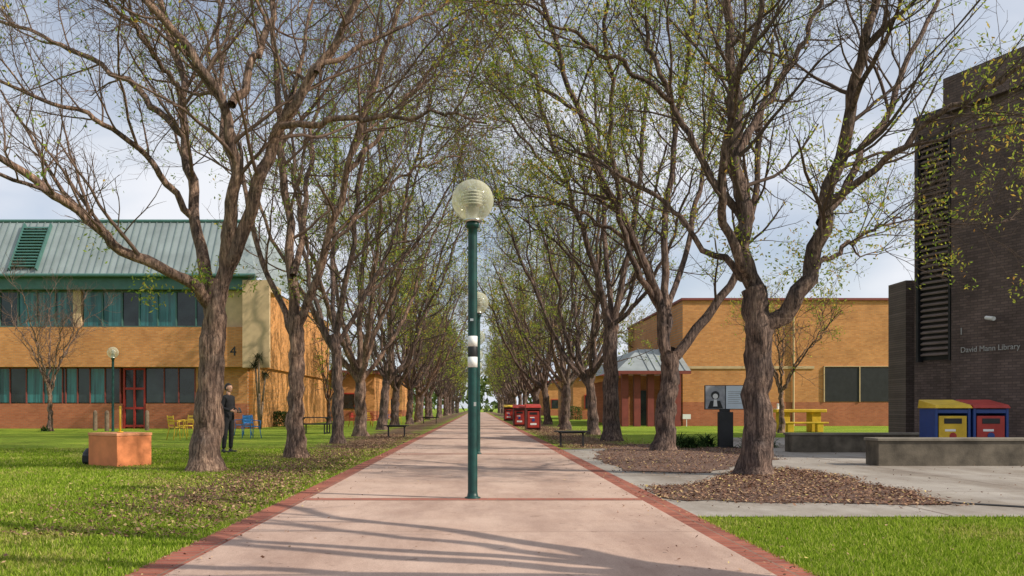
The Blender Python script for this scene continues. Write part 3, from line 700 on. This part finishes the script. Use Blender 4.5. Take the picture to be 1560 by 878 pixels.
# ------------------------------------------------------------ right orange building
D = 55.0; k = D/F
RB = empty("brick_hall")
xa, xb = fx(1040), fx(1460); zt = fz(458)
MB().bb(xa, xb, D, D+20, fz(613)+.003, zt).obj("walls", M_byel, RB)
MB().bb(xa, xb, D-.02, D+20, 0, fz(613)).obj("base_wall", M_bred, RB)
MB().bb(xa-.1, xb+.1, D-.12, D+20.1, zt+.003, zt+.15).obj("parapet_cap", M_bred2, RB)
MB().bb(xa, fx(1240), D-.06, D-.003, fz(562), fz(558)).obj("string_course", M_beige, RB)
MB().bb(fx(1255), fx(1362), D-.05, D+.1, fz(612), fz(560)).obj("windows", M_black, RB)
wf = MB()
for px in (1255, 1309, 1362): wf.bb(fx(px)-.03, fx(px)+.03, D-.1, D+.1, fz(613)+.01, fz(559))
wf.bb(fx(1255), fx(1362), D-.09, D+.09, fz(559), fz(559)+.06); wf.obj("window_frames", M_beige, RB)
MB().cyl((fx(1208), D-.1, 0), (fx(1208), D-.1, zt-1), .07, seg=8).obj("downpipe", M_beige, RB)
zc = fz(572); x0, x1 = fx(938), fx(1040)
MB().bb(x0+1.0, x1-.003, D+1, D+18, 0, zc).obj("porch_wall", M_bred, RB)
MB().bb(x0+1.4, x0+2.6, D+.9, D+.997, 0, 2.3).bb(x0+3.0, x1-.5, D+.9, D+.997, .9, 2.3).obj("porch_openings", M_gdark, RB)
pc = MB()
for px in (946, 964, 984, 1004, 1024): pc.bb(fx(px)-.20, fx(px)+.20, D-1.6, D-1.15, 0, zc)
pc.obj("porch_columns", M_bred2, RB)
MB().quad((x0-.3, D-2.2, zc+.2), (x1-.01, D-2.2, zc+.2), (x1-.01, D+1.5, fz(530)), (x0+1.7, D+1.5, fz(530))).quad((x0-.3, D-2.2, zc+.2), (x0+1.7, D+1.5, fz(530)), (x0+1.7, D+14, fz(530)), (x0-.3, D+18, zc+.2)).obj("porch_roof", M_roofg, RB)
MB().bb(x0-.3, x1-.01, D-2.25, D-2.0, zc+.003, zc+.2).obj("porch_beam", M_bred2, RB)
rb = MB(); x = x0+1.7
while x < x1: rb.box(x, D-.35, (zc+.2+fz(530))/2+.03, .04, math.hypot(3.7, fz(530)-zc-.2), .05, rx=math.atan2(fz(530)-zc-.2, 3.7)); x += .45
rb.obj("porch_roof_ribs", M_roofg, RB)

def low(name, x0, x1, y, h, depth):
    e = empty(name)
    MB().bb(x0, x1, y, y+depth, .9, h).obj("walls", M_byel, e); MB().bb(x0, x1, y-.03, y+depth+.03, 0, .897).obj("base_wall", M_bred, e)
    MB().bb(x0-.4, x1+.4, y-.5, y+depth+.4, h+.003, h+.3).obj("roof_edge", M_bred2, e)
    wn = MB(); fr_ = MB(); x = x0+1.2
    while x+1.8 < x1: wn.bb(x, x+1.6, y-.06, y+.1, 1.1, 2.4); fr_.bb(x-.06, x, y-.1, y+.1, 1.05, 2.5); fr_.bb(x+1.6, x+1.66, y-.1, y+.1, 1.05, 2.5); fr_.bb(x, x+1.6, y-.1, y+.1, 2.4, 2.5); x += 3.1
    wn.obj("windows", M_gdark, e); fr_.obj("window_frames", M_redp, e)
low("brick_classroom_block", -20, -9.2, 76, 4.2, 14)
low("brick_classroom_block", -30, -10.5, 118, 5, 20)
low("brick_classroom_block", 9.6, 22, 86, 4.4, 16)
low("brick_classroom_block", 10, 30, 130, 5, 20)

# ------------------------------------------------------------ library
LI = empty("library_building")
A_ = Vector((*P3(1393, 650, 30.0)[:2], 0)); hL = H+432*30/F
B_ = Vector(((1560-VX)*26.3/F, 26.3, 0)); dr = (B_-A_).normalized(); nm = Vector((dr.y, -dr.x, 0))
if nm.x > 0: nm = -nm
ang = math.atan2(dr.y, dr.x)
Ltot = 16.0
c = A_+dr*(Ltot/2)-nm*6
MB().box(c.x, c.y, hL/2, Ltot, 12, hL, rz=ang).obj("main_walls", M_blib, LI)
def onwall(s_, z, off=0): p = A_+dr*s_+nm*off; return (p.x, p.y, z)
def wbox(mb, s0, s1, z0, z1, t_=.2, off=0.0):
    p = A_+dr*((s0+s1)/2)+nm*(off+t_/2); mb.box(p.x, p.y, (z0+z1)/2, abs(s1-s0), t_, z1-z0, rz=ang); return mb
wbox(MB(), 1.75, 8.0, 0, hL-.203, .35, .003).obj("projecting_bay", M_blib, LI)
wbox(MB(), 1.6, 8.2, hL-.2, hL+.95, .55, .0).obj("bay_parapet", M_blib, LI)
wbox(MB(), -.1, 16, hL+.003, hL+.25, .3, -.35).obj("parapet_cap", M_black, LI)
lv = MB(); zz = 3.0
while zz < hL-.8:
    p = A_+dr*.95+nm*.10; lv.box(p.x, p.y, zz, 1.1, .16, .05, rz=ang, rx=.5); zz += .19
lv.obj("louvres", M_louv, LI)
wbox(MB(), .36, 1.54, 2.8, hL-.6, .03, .003).obj("louvre_recess", M_black, LI)
wbox(wbox(MB(), .28, .36, 2.75, hL-.5, .24, .003), 1.54, 1.62, 2.75, hL-.5, .24, .003).obj("louvre_frame", M_black, LI)
MB().bb(16.55, 20.5, 33.0, 34.4, 0, H+(VY-433)*34/F).obj("lower_wing", M_blibx, LI)
rotw = (math.radians(90), 0, ang+ (0 if dr.x > 0 else math.pi))
text("David Mann Library", .255, onwall(2.1, H+(VY-539)*28.4/F, .37), rotw, M_text, LI, "wall_lettering", .006)
text("1", .32, onwall(2.05, H+(VY-512)*28.4/F, .37), rotw, M_text, LI, "wall_number", .006)
cc = MB(); q0 = Vector(onwall(3.3, 3.95, .35)); q1 = q0+nm*.25
cc.cyl(q0, q1, .03, seg=8); cc.cyl(q1+Vector((0, -.22, -.02)), q1+Vector((0, .18, .05)), .065, .06, 12); cc.obj("security_camera", M_white, LI)

def lowwall(name, px0, px1x, pyb, pyt, depth):
    x0, y0 = G(px0, pyb); zt_ = H-(pyt-VY)*y0/F; e = empty(name)
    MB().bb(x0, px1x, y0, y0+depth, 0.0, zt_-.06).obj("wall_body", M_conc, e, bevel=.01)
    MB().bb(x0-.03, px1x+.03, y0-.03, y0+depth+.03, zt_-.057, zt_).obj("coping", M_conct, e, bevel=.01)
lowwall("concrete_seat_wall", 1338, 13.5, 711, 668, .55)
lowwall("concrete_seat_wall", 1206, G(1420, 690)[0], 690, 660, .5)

# ------------------------------------------------------------ lamps
def lamp(x, y, s=1.0, bands=False):
    pm = M_green; e = empty("street_lamp", (x, y, 0)); e.scale = (s, s, s)
    MB().lathe(0, 0, [(0, .02), (.10, .02), (.10, .035), (.07, .045), (.060, .10), (.057, 3.3), (.057, 3.40), (.075, 3.405), (.08, 3.44), (.08, 3.47), (0, 3.47)], 20).obj("post", pm, e, True)
    zc_ = 3.745; R = .262
    pr = [(R*math.sin(a), zc_-R*math.cos(a)) for a in [math.radians(18+i*162/24) for i in range(25)]]
    MB().lathe(0, 0, pr, 40).obj("globe", M_globe, e, True)
    MB().lathe(0, 0, [(.0, 3.475), (.11, 3.48), (.12, 3.50), (.085, 3.52), (.085, 3.66), (.0, 3.66)], 24).obj("lamp_holder", M_metal, e, True)
    fn = MB()
    for i in range(5): z = 3.69+i*.038; fn.lathe(0, 0, [(.04, z+.012), (.125, z), (.125, z+.006), (.04, z+.02)], 24)
    fn.obj("louvre_stack", M_white, e, True)
    MB().lathe(0, 0, [(.05, 3.66), (.05, 3.88), (0, 3.90)], 16).obj("lamp_core", M_grey, e, True)
    if bands:
        b1 = MB()
        for z0, z1_ in ((1.92, 2.05), (1.66, 1.79)): b1.lathe(0, 0, [(.0595, z0), (.0605, z0), (.0605, z1_), (.0595, z1_)], 20)
        b1.obj("white_bands", M_white, e, True)
        MB().lathe(0, 0, [(.0592, 1.79), (.0600, 1.792), (.0600, 1.918), (.0592, 1.92)], 20).obj("dark_band", M_black, e, True)
        MB().box(.03, -.055, 1.2, .03, .006, .05).box(-.01, -.06, 2.25, .04, .004, .03).obj("stickers", M_metal, e)
lamp(*G(720, 762), bands=True)
for i in range(1, 8): lamp(.0, 10.6+i*10.4)
lamp(*G(172, 658), s=1.03)

# ------------------------------------------------------------ plinth etc.
bx, by = G(165, 712)
e = empty("terracotta_plinth", (bx, by+.55, 0), math.radians(-33))
MB().box(0, 0, .30, .94, .78, .60).obj("body", M_terra, e, bevel=.012); MB().box(0, 0, .63, .96, .80, .058).obj("cap", M_terra2, e, bevel=.01)
e = empty("yellow_marker_post", (bx-.02, by+.6, 0))
MB().cyl((0, 0, .66), (0, 0, 1.15), .02, seg=10).cyl((0, 0, .66), (0, 0, .68), .06, seg=12).lathe(0, 0, [(.022, 1.15), (.028, 1.16), (.02, 1.19), (0, 1.2)], 10).obj("pole", M_yellow, e, True)
e = empty("backpack", (bx-.68, by+.75, 0))
MB().lathe(0, 0, [(0, 0), (.14, .01), (.17, .1), (.15, .24), (.09, .33), (0, .35)], 14).obj("bag_body", M_black, e, True)
MB().box(0, -.16, .13, .2, .06, .16).obj("pocket", M_black, e, bevel=.02)
for px, py in ((145, 656), (163, 657), (224, 656)):
    x, y = G(px, py); MB().lathe(0, 0, [(.11, 0), (.105, .9), (.08, 1.0), (0, 1.04)], 12).obj("timber_bollard", M_wood, None, True, loc=(x, y, 0))

def chair(name, px, py, mat, rz):
    x, y = G(px, py); e = empty(name, (x, y, 0), rz)
    MB().box(0, 0, .45, .46, .44, .035).obj("seat", mat, e, bevel=.01)
    b1 = MB()
    for i in range(3): b1.box(0, .23+i*.015, .60+i*.11, .44, .02, .075, rx=-.12)
    b1.obj("backrest", mat, e)
    lg_ = MB()
    for sx in (-1, 1):
        lg_.cyl((sx*.20, -.19, .44), (sx*.25, -.25, 0), .016, seg=8); lg_.cyl((sx*.20, .20, .44), (sx*.25, .28, 0), .016, seg=8); lg_.cyl((sx*.215, .21, .44), (sx*.215, .28, .88), .016, seg=8)
        lg_.cyl((sx*.25, -.2, .66), (sx*.24, .24, .68), .016, seg=8); lg_.cyl((sx*.25, -.2, .66), (sx*.22, -.2, .44), .014, seg=8)
    lg_.obj("frame_legs", mat, e, True)
chair("blue_chair", 384, 668, M_blue, .9); chair("blue_chair", 370, 664, M_blue, -2.2)
chair("yellow_chair", 270, 670, M_yellow, 2.4); chair("yellow_chair", 282, 666, M_yellow, -.7)
for px, py, mt, r_ in ((560, 648, M_yellow, .3), (572, 650, M_redp, 2), (540, 650, M_redp, 1.1), (597, 647, M_blue, -1), (605, 646, M_yellow, .5)): chair("garden_chair", px, py, mt, r_)
def table(name, px, py, mat, w_=1.5, h=.75, dp=.75):
    x, y = G(px, py); e = empty(name, (x, y, 0)); t_ = MB()
    for i in range(5): t_.box(0, -dp/2+dp*(i+.5)/5, h-.02, w_, dp/5-.015, .04)
    t_.obj("table_top", mat, e)
    l_ = MB()
    for sx in (-1, 1):
        l_.box(sx*w_*.36, 0, h/2-.02, .06, .06, h-.04); l_.box(sx*w_*.36, 0, .03, .07, dp*.9, .06); l_.box(sx*w_*.36, 0, h-.07, .05, dp*.9, .05)
    l_.obj("table_legs", mat, e)
    b1 = MB()
    for sy in (-1, 1):
        b1.box(0, sy*(dp/2+.3), .44, w_, .25, .04)
        for sx in (-1, 1): b1.box(sx*w_*.36, sy*(dp/2+.3), .21, .05, .05, .42)
    b1.obj("seats", mat, e)
table("picnic_table", 480, 661, M_black)
def bench(px, py, L_=1.3, rz=0):
    x, y = G(px, py); e = empty("park_bench", (x, y, 0), rz); s_ = MB()
    for i in range(4): s_.box(0, -.18+i*.12, .46, L_, .095, .035)
    s_.obj("seat_slats", M_black, e, bevel=.004); l_ = MB()
    l_.box(0, 0, .42, L_*.8, .06, .04)
    for sx in (-1, 1): l_.box(sx*L_*.34, 0, .22, .05, .07, .40); l_.box(sx*L_*.34, 0, .02, .06, .42, .035); l_.box(sx*L_*.34, 0, .425, .05, .42, .03)
    l_.obj("legs", M_black, e)
bench(871, 681, 1.0, .15); bench(604, 666, .95, -.1); bench(655, 645, 1.4)
x, y = G(1216, 658); e = empty("yellow_picnic_setting", (x, y, 0))
MB().box(0, 0, 1.02, 2.45, .9, .16).obj("table_top", M_yellow, e, bevel=.03)
MB().box(-.75, 0, .47, .45, .7, .94).box(.75, 0, .47, .45, .7, .94).obj("table_legs", M_yellow, e, bevel=.02)
MB().box(0, -.8, .45, 2.2, .35, .08).box(-.7, -.8, .205, .3, .3, .41).box(.7, -.8, .205, .3, .3, .41).obj("bench_seat", M_yellow, e, bevel=.02)
MB().box(-.9, .1, 1.11, .35, .35, .02).lathe(-.95, .1, [(.05, 1.12), (.06, 1.35), (.045, 1.36), (.0, 1.37)], 12).obj("paper_cups", M_white, e)

def bins(px, d_, front, hood, body, w_=.80, h=1.30):
    x = (px-VX)*d_/F; e = empty("bin_enclosure", (x, d_, 0))
    MB().box(-w_/2+.03, 0, h*.44, .06, .7, h*.88).box(w_/2-.03, 0, h*.44, .06, .7, h*.88).box(0, .33, h*.44, w_-.12, .04, h*.88).box(0, -.0, .06, w_-.12, .6, .06).box(0, -.32, h*.83, w_-.122, .05, .09).obj("frame", body, e, bevel=.008)
    MB().box(0, -.325, h*.42, w_-.17, .04, h*.66).obj("door_panel", front, e, bevel=.012)
    hd = MB(); y0, y1 = -.40, .38; z0 = h*.88+.003
    V = [(-w_/2-.03, y0, z0), (w_/2+.03, y0, z0), (w_/2+.03, y1, z0), (-w_/2-.03, y1, z0), (-w_/2, y0+.05, z0+.08), (w_/2, y0+.05, z0+.08), (w_/2, y1, h+.05), (-w_/2, y1, h+.05)]
    hd.v = V; hd.f = [(0, 3, 2, 1), (4, 5, 6, 7), (0, 1, 5, 4), (1, 2, 6, 5), (2, 3, 7, 6), (3, 0, 4, 7)]; hd.obj("hood", hood, e, bevel=.015)
    MB().box(0, -.350, h*.66, w_*.50, .012, .12).obj("aperture", M_black, e, bevel=.004)
    lb = MB(); lb.box(0, -.348, h*.24, w_*.42, .008, .10); lb.box(-.06, -.348, h*.50, w_*.30, .008, .05); lb.obj("labels", M_white, e)
    MB().cyl((0, -.346, h*.40), (0, -.356, h*.40), .08, seg=20).obj("emblem", M_blued if front is not M_yellow else M_redp, e)
bins(1439, 19.6, M_yellow, M_yellow, M_blued); bins(1496, 19.6, M_redp, M_redp, M_blued)
bins(812, 45, M_redp, M_redp, M_brownp, .78, 1.32); bins(791, 54, M_redp, M_redp, M_brownp, .78, 1.32); bins(775, 78, M_redp, M_yellow, M_brownp, .9, 1.4)

x, y = G(1105, 683); e = empty("information_sign", (x, y, 0))
MB().box(0, 0, .52, .42, .14, 1.04).box(0, 0, .02, .6, .4, .04).obj("plinth", M_black, e, bevel=.01)
MB().box(-.02, 0, 1.46, 1.16, .06, .70).box(-.02, .0, 1.08, .3, .05, .08).obj("board", M_black, e, bevel=.008)
MB().box(.28, -.035, 1.46, .54, .01, .66).obj("text_panel", M_pale, e)
MB().box(-.30, -.035, 1.46, .56, .01, .66).obj("photo_panel", M_grey, e)
po = MB()
po.cyl((-.30, -.040, 1.52), (-.30, -.046, 1.52), .12, seg=24); po.quad((-.52, -.046, 1.14), (-.08, -.046, 1.14), (-.16, -.046, 1.36), (-.44, -.046, 1.36)); po.obj("portrait_dark", M_black, e)
po = MB(); po.cyl((-.30, -.047, 1.49), (-.30, -.050, 1.49), .075, seg=24); po.quad((-.36, -.048, 1.2), (-.24, -.048, 1.2), (-.26, -.048, 1.4), (-.34, -.048, 1.4)); po.obj("portrait_face", M_white, e)
tl_ = MB()
for i in range(7): tl_.box(.26-(i % 3)*.02, -.042, 1.62-i*.055, .40-(i % 3)*.05, .003, .014)
tl_.obj("text_lines", M_grey, e)
x, y = G(1046, 650); e = empty("garden_sign", (x, y, 0)); MB().box(0, 0, .3, .04, .04, .6).box(0, -.03, .62, .5, .03, .3).obj("panel", M_white, e)

# ------------------------------------------------------------ person
def skin(name, verts, edges, radii, mat, parent, root=0, sub=2):
    me = bpy.data.meshes.new(name); me.from_pydata(verts, edges, []); me.materials.append(mat)
    ob = bpy.data.objects.new(name, me); COL.objects.link(ob); ob.parent = parent
    md = ob.modifiers.new('skin', 'SKIN'); md.use_smooth_shade = True
    for i, r in enumerate(radii):
        sv = me.skin_vertices[0].data[i]; sv.radius = r if isinstance(r, tuple) else (r, r); sv.use_root = (i == root)
    sb = ob.modifiers.new('sub', 'SUBSURF'); sb.levels = sub; sb.render_levels = sub; return ob
x, y = G(348, 690); pe = empty("standing_person", (x, y, 0), math.radians(68))
bv = [(0, 0, .95), (0, .0, 1.10), (0, .01, 1.28), (0, .015, 1.42), (0, .01, 1.50),
      (.10, 0, .88), (.105, -.01, .50), (.11, .02, .10), (-.10, 0, .88), (-.12, .01, .50), (-.13, .05, .10),
      (.17, .01, 1.42), (.23, .03, 1.16), (.17, -.18, 1.05), (-.17, .01, 1.42), (-.23, .03, 1.16), (-.16, -.18, 1.08)]
be = [(0, 1), (1, 2), (2, 3), (3, 4), (0, 5), (5, 6), (6, 7), (0, 8), (8, 9), (9, 10), (3, 11), (11, 12), (12, 13), (3, 14), (14, 15), (15, 16)]
br_ = [(.16, .12), (.145, .105), (.165, .12), (.14, .10), (.06, .06), (.10, .10), (.07, .07), (.055, .055), (.10, .10), (.07, .07), (.055, .055), (.07, .07), (.052, .052), (.040, .040), (.07, .07), (.052, .052), (.04, .04)]
skin("clothed_body", bv, be, br_, M_cloth, pe)
import bmesh
bm = bmesh.new(); bmesh.ops.create_uvsphere(bm, u_segments=24, v_segments=18, radius=1)
for v_ in bm.verts:
    z = v_.co.z; yv = v_.co.y; v_.co.x *= .076*(1-.18*max(0, -z)); v_.co.y *= .095*(1-.10*max(0, -z)); v_.co.z *= .118
    if yv < -.75 and -.25 < z < .2: v_.co.y -= .018*(1-abs(v_.co.x)/.03) if abs(v_.co.x) < .03 else 0
    if yv < 0 and z < -.6: v_.co.y -= .012
    v_.co.z += 1.665; v_.co.y -= .01
me = bpy.data.meshes.new("head"); bm.to_mesh(me); bm.free(); me.materials.append(M_skin)
for p in me.polygons: p.use_smooth = True
ho = bpy.data.objects.new("head", me); COL.objects.link(ho); ho.parent = pe
MB().cyl((0, .01, 1.46), (0, 0, 1.60), .055, .052, 14).obj("neck", M_skin, pe, True)
MB().box(.078, 0, 1.66, .012, .03, .055).box(-.078, 0, 1.66, .012, .03, .055).obj("ears", M_skin, pe, bevel=.005)
MB().box(.03, -.100, 1.68, .024, .008, .010).box(-.03, -.100, 1.68, .024, .008, .010).obj("eyes", M_black, pe, bevel=.003)
MB().box(0, -.098, 1.605, .045, .008, .010).obj("mouth", M_brownp, pe, bevel=.003)
bm = bmesh.new(); bmesh.ops.create_uvsphere(bm, u_segments=24, v_segments=18, radius=1)
dl = [v_ for v_ in bm.verts if (v_.co.y < -.25 and v_.co.z < .45) or v_.co.z < -.55]; bmesh.ops.delete(bm, geom=dl, context='VERTS')
for v_ in bm.verts: v_.co = Vector((v_.co.x*.086, v_.co.y*.106+.004, v_.co.z*.128+1.672))
me = bpy.data.meshes.new("hair"); bm.to_mesh(me); bm.free(); me.materials.append(M_hair)
ho = bpy.data.objects.new("hair", me); COL.objects.link(ho); ho.parent = pe
so = ho.modifiers.new('s', 'SOLIDIFY'); so.thickness = .012
for sx, wx, wy, wz in ((1, .17, -.18, 1.05), (-1, -.16, -.18, 1.08)):
    hv = [(wx, wy, wz), (wx-sx*.03, wy-.05, wz-.005), (wx-sx*.05, wy-.09, wz-.01)]; he = [(0, 1), (1, 2)]; hr = [.026, .03, .028]
    for q in range(4):
        b0 = len(hv); dz = .03-.02*q; l_ = (.030, .036, .034, .026)[q]
        hv += [(wx-sx*.05, wy-.095, wz+dz*.6), (wx-sx*.065, wy-.095-l_, wz+dz-.003), (wx-sx*.09, wy-.10-l_*1.4, wz+dz-.015)]
        he += [(2, b0), (b0, b0+1), (b0+1, b0+2)]; hr += [.010, .009, .007]
    b0 = len(hv); hv += [(wx-sx*.03, wy-.05, wz+.035), (wx-sx*.05, wy-.08, wz+.055)]; he += [(1, b0), (b0, b0+1)]; hr += [.012, .009]
    skin("hand", hv, he, hr, M_skin, pe, 0, 1)
MB().box(.07, -.31, 1.10, .075, .012, .145, rx=-.5).obj("phone", M_black, pe, bevel=.004)
sh = MB()
for fx_, fy_ in ((.11, .02), (-.13, .05)):
    sh.lathe(fx_, fy_, [(0, .0), (.05, .0), (.055, .04), (.05, .09), (0, .12)], 12); sh.box(fx_, fy_-.09, .032, .085, .19, .06)
sh.obj("shoes", M_black, pe, True, bevel=.02)
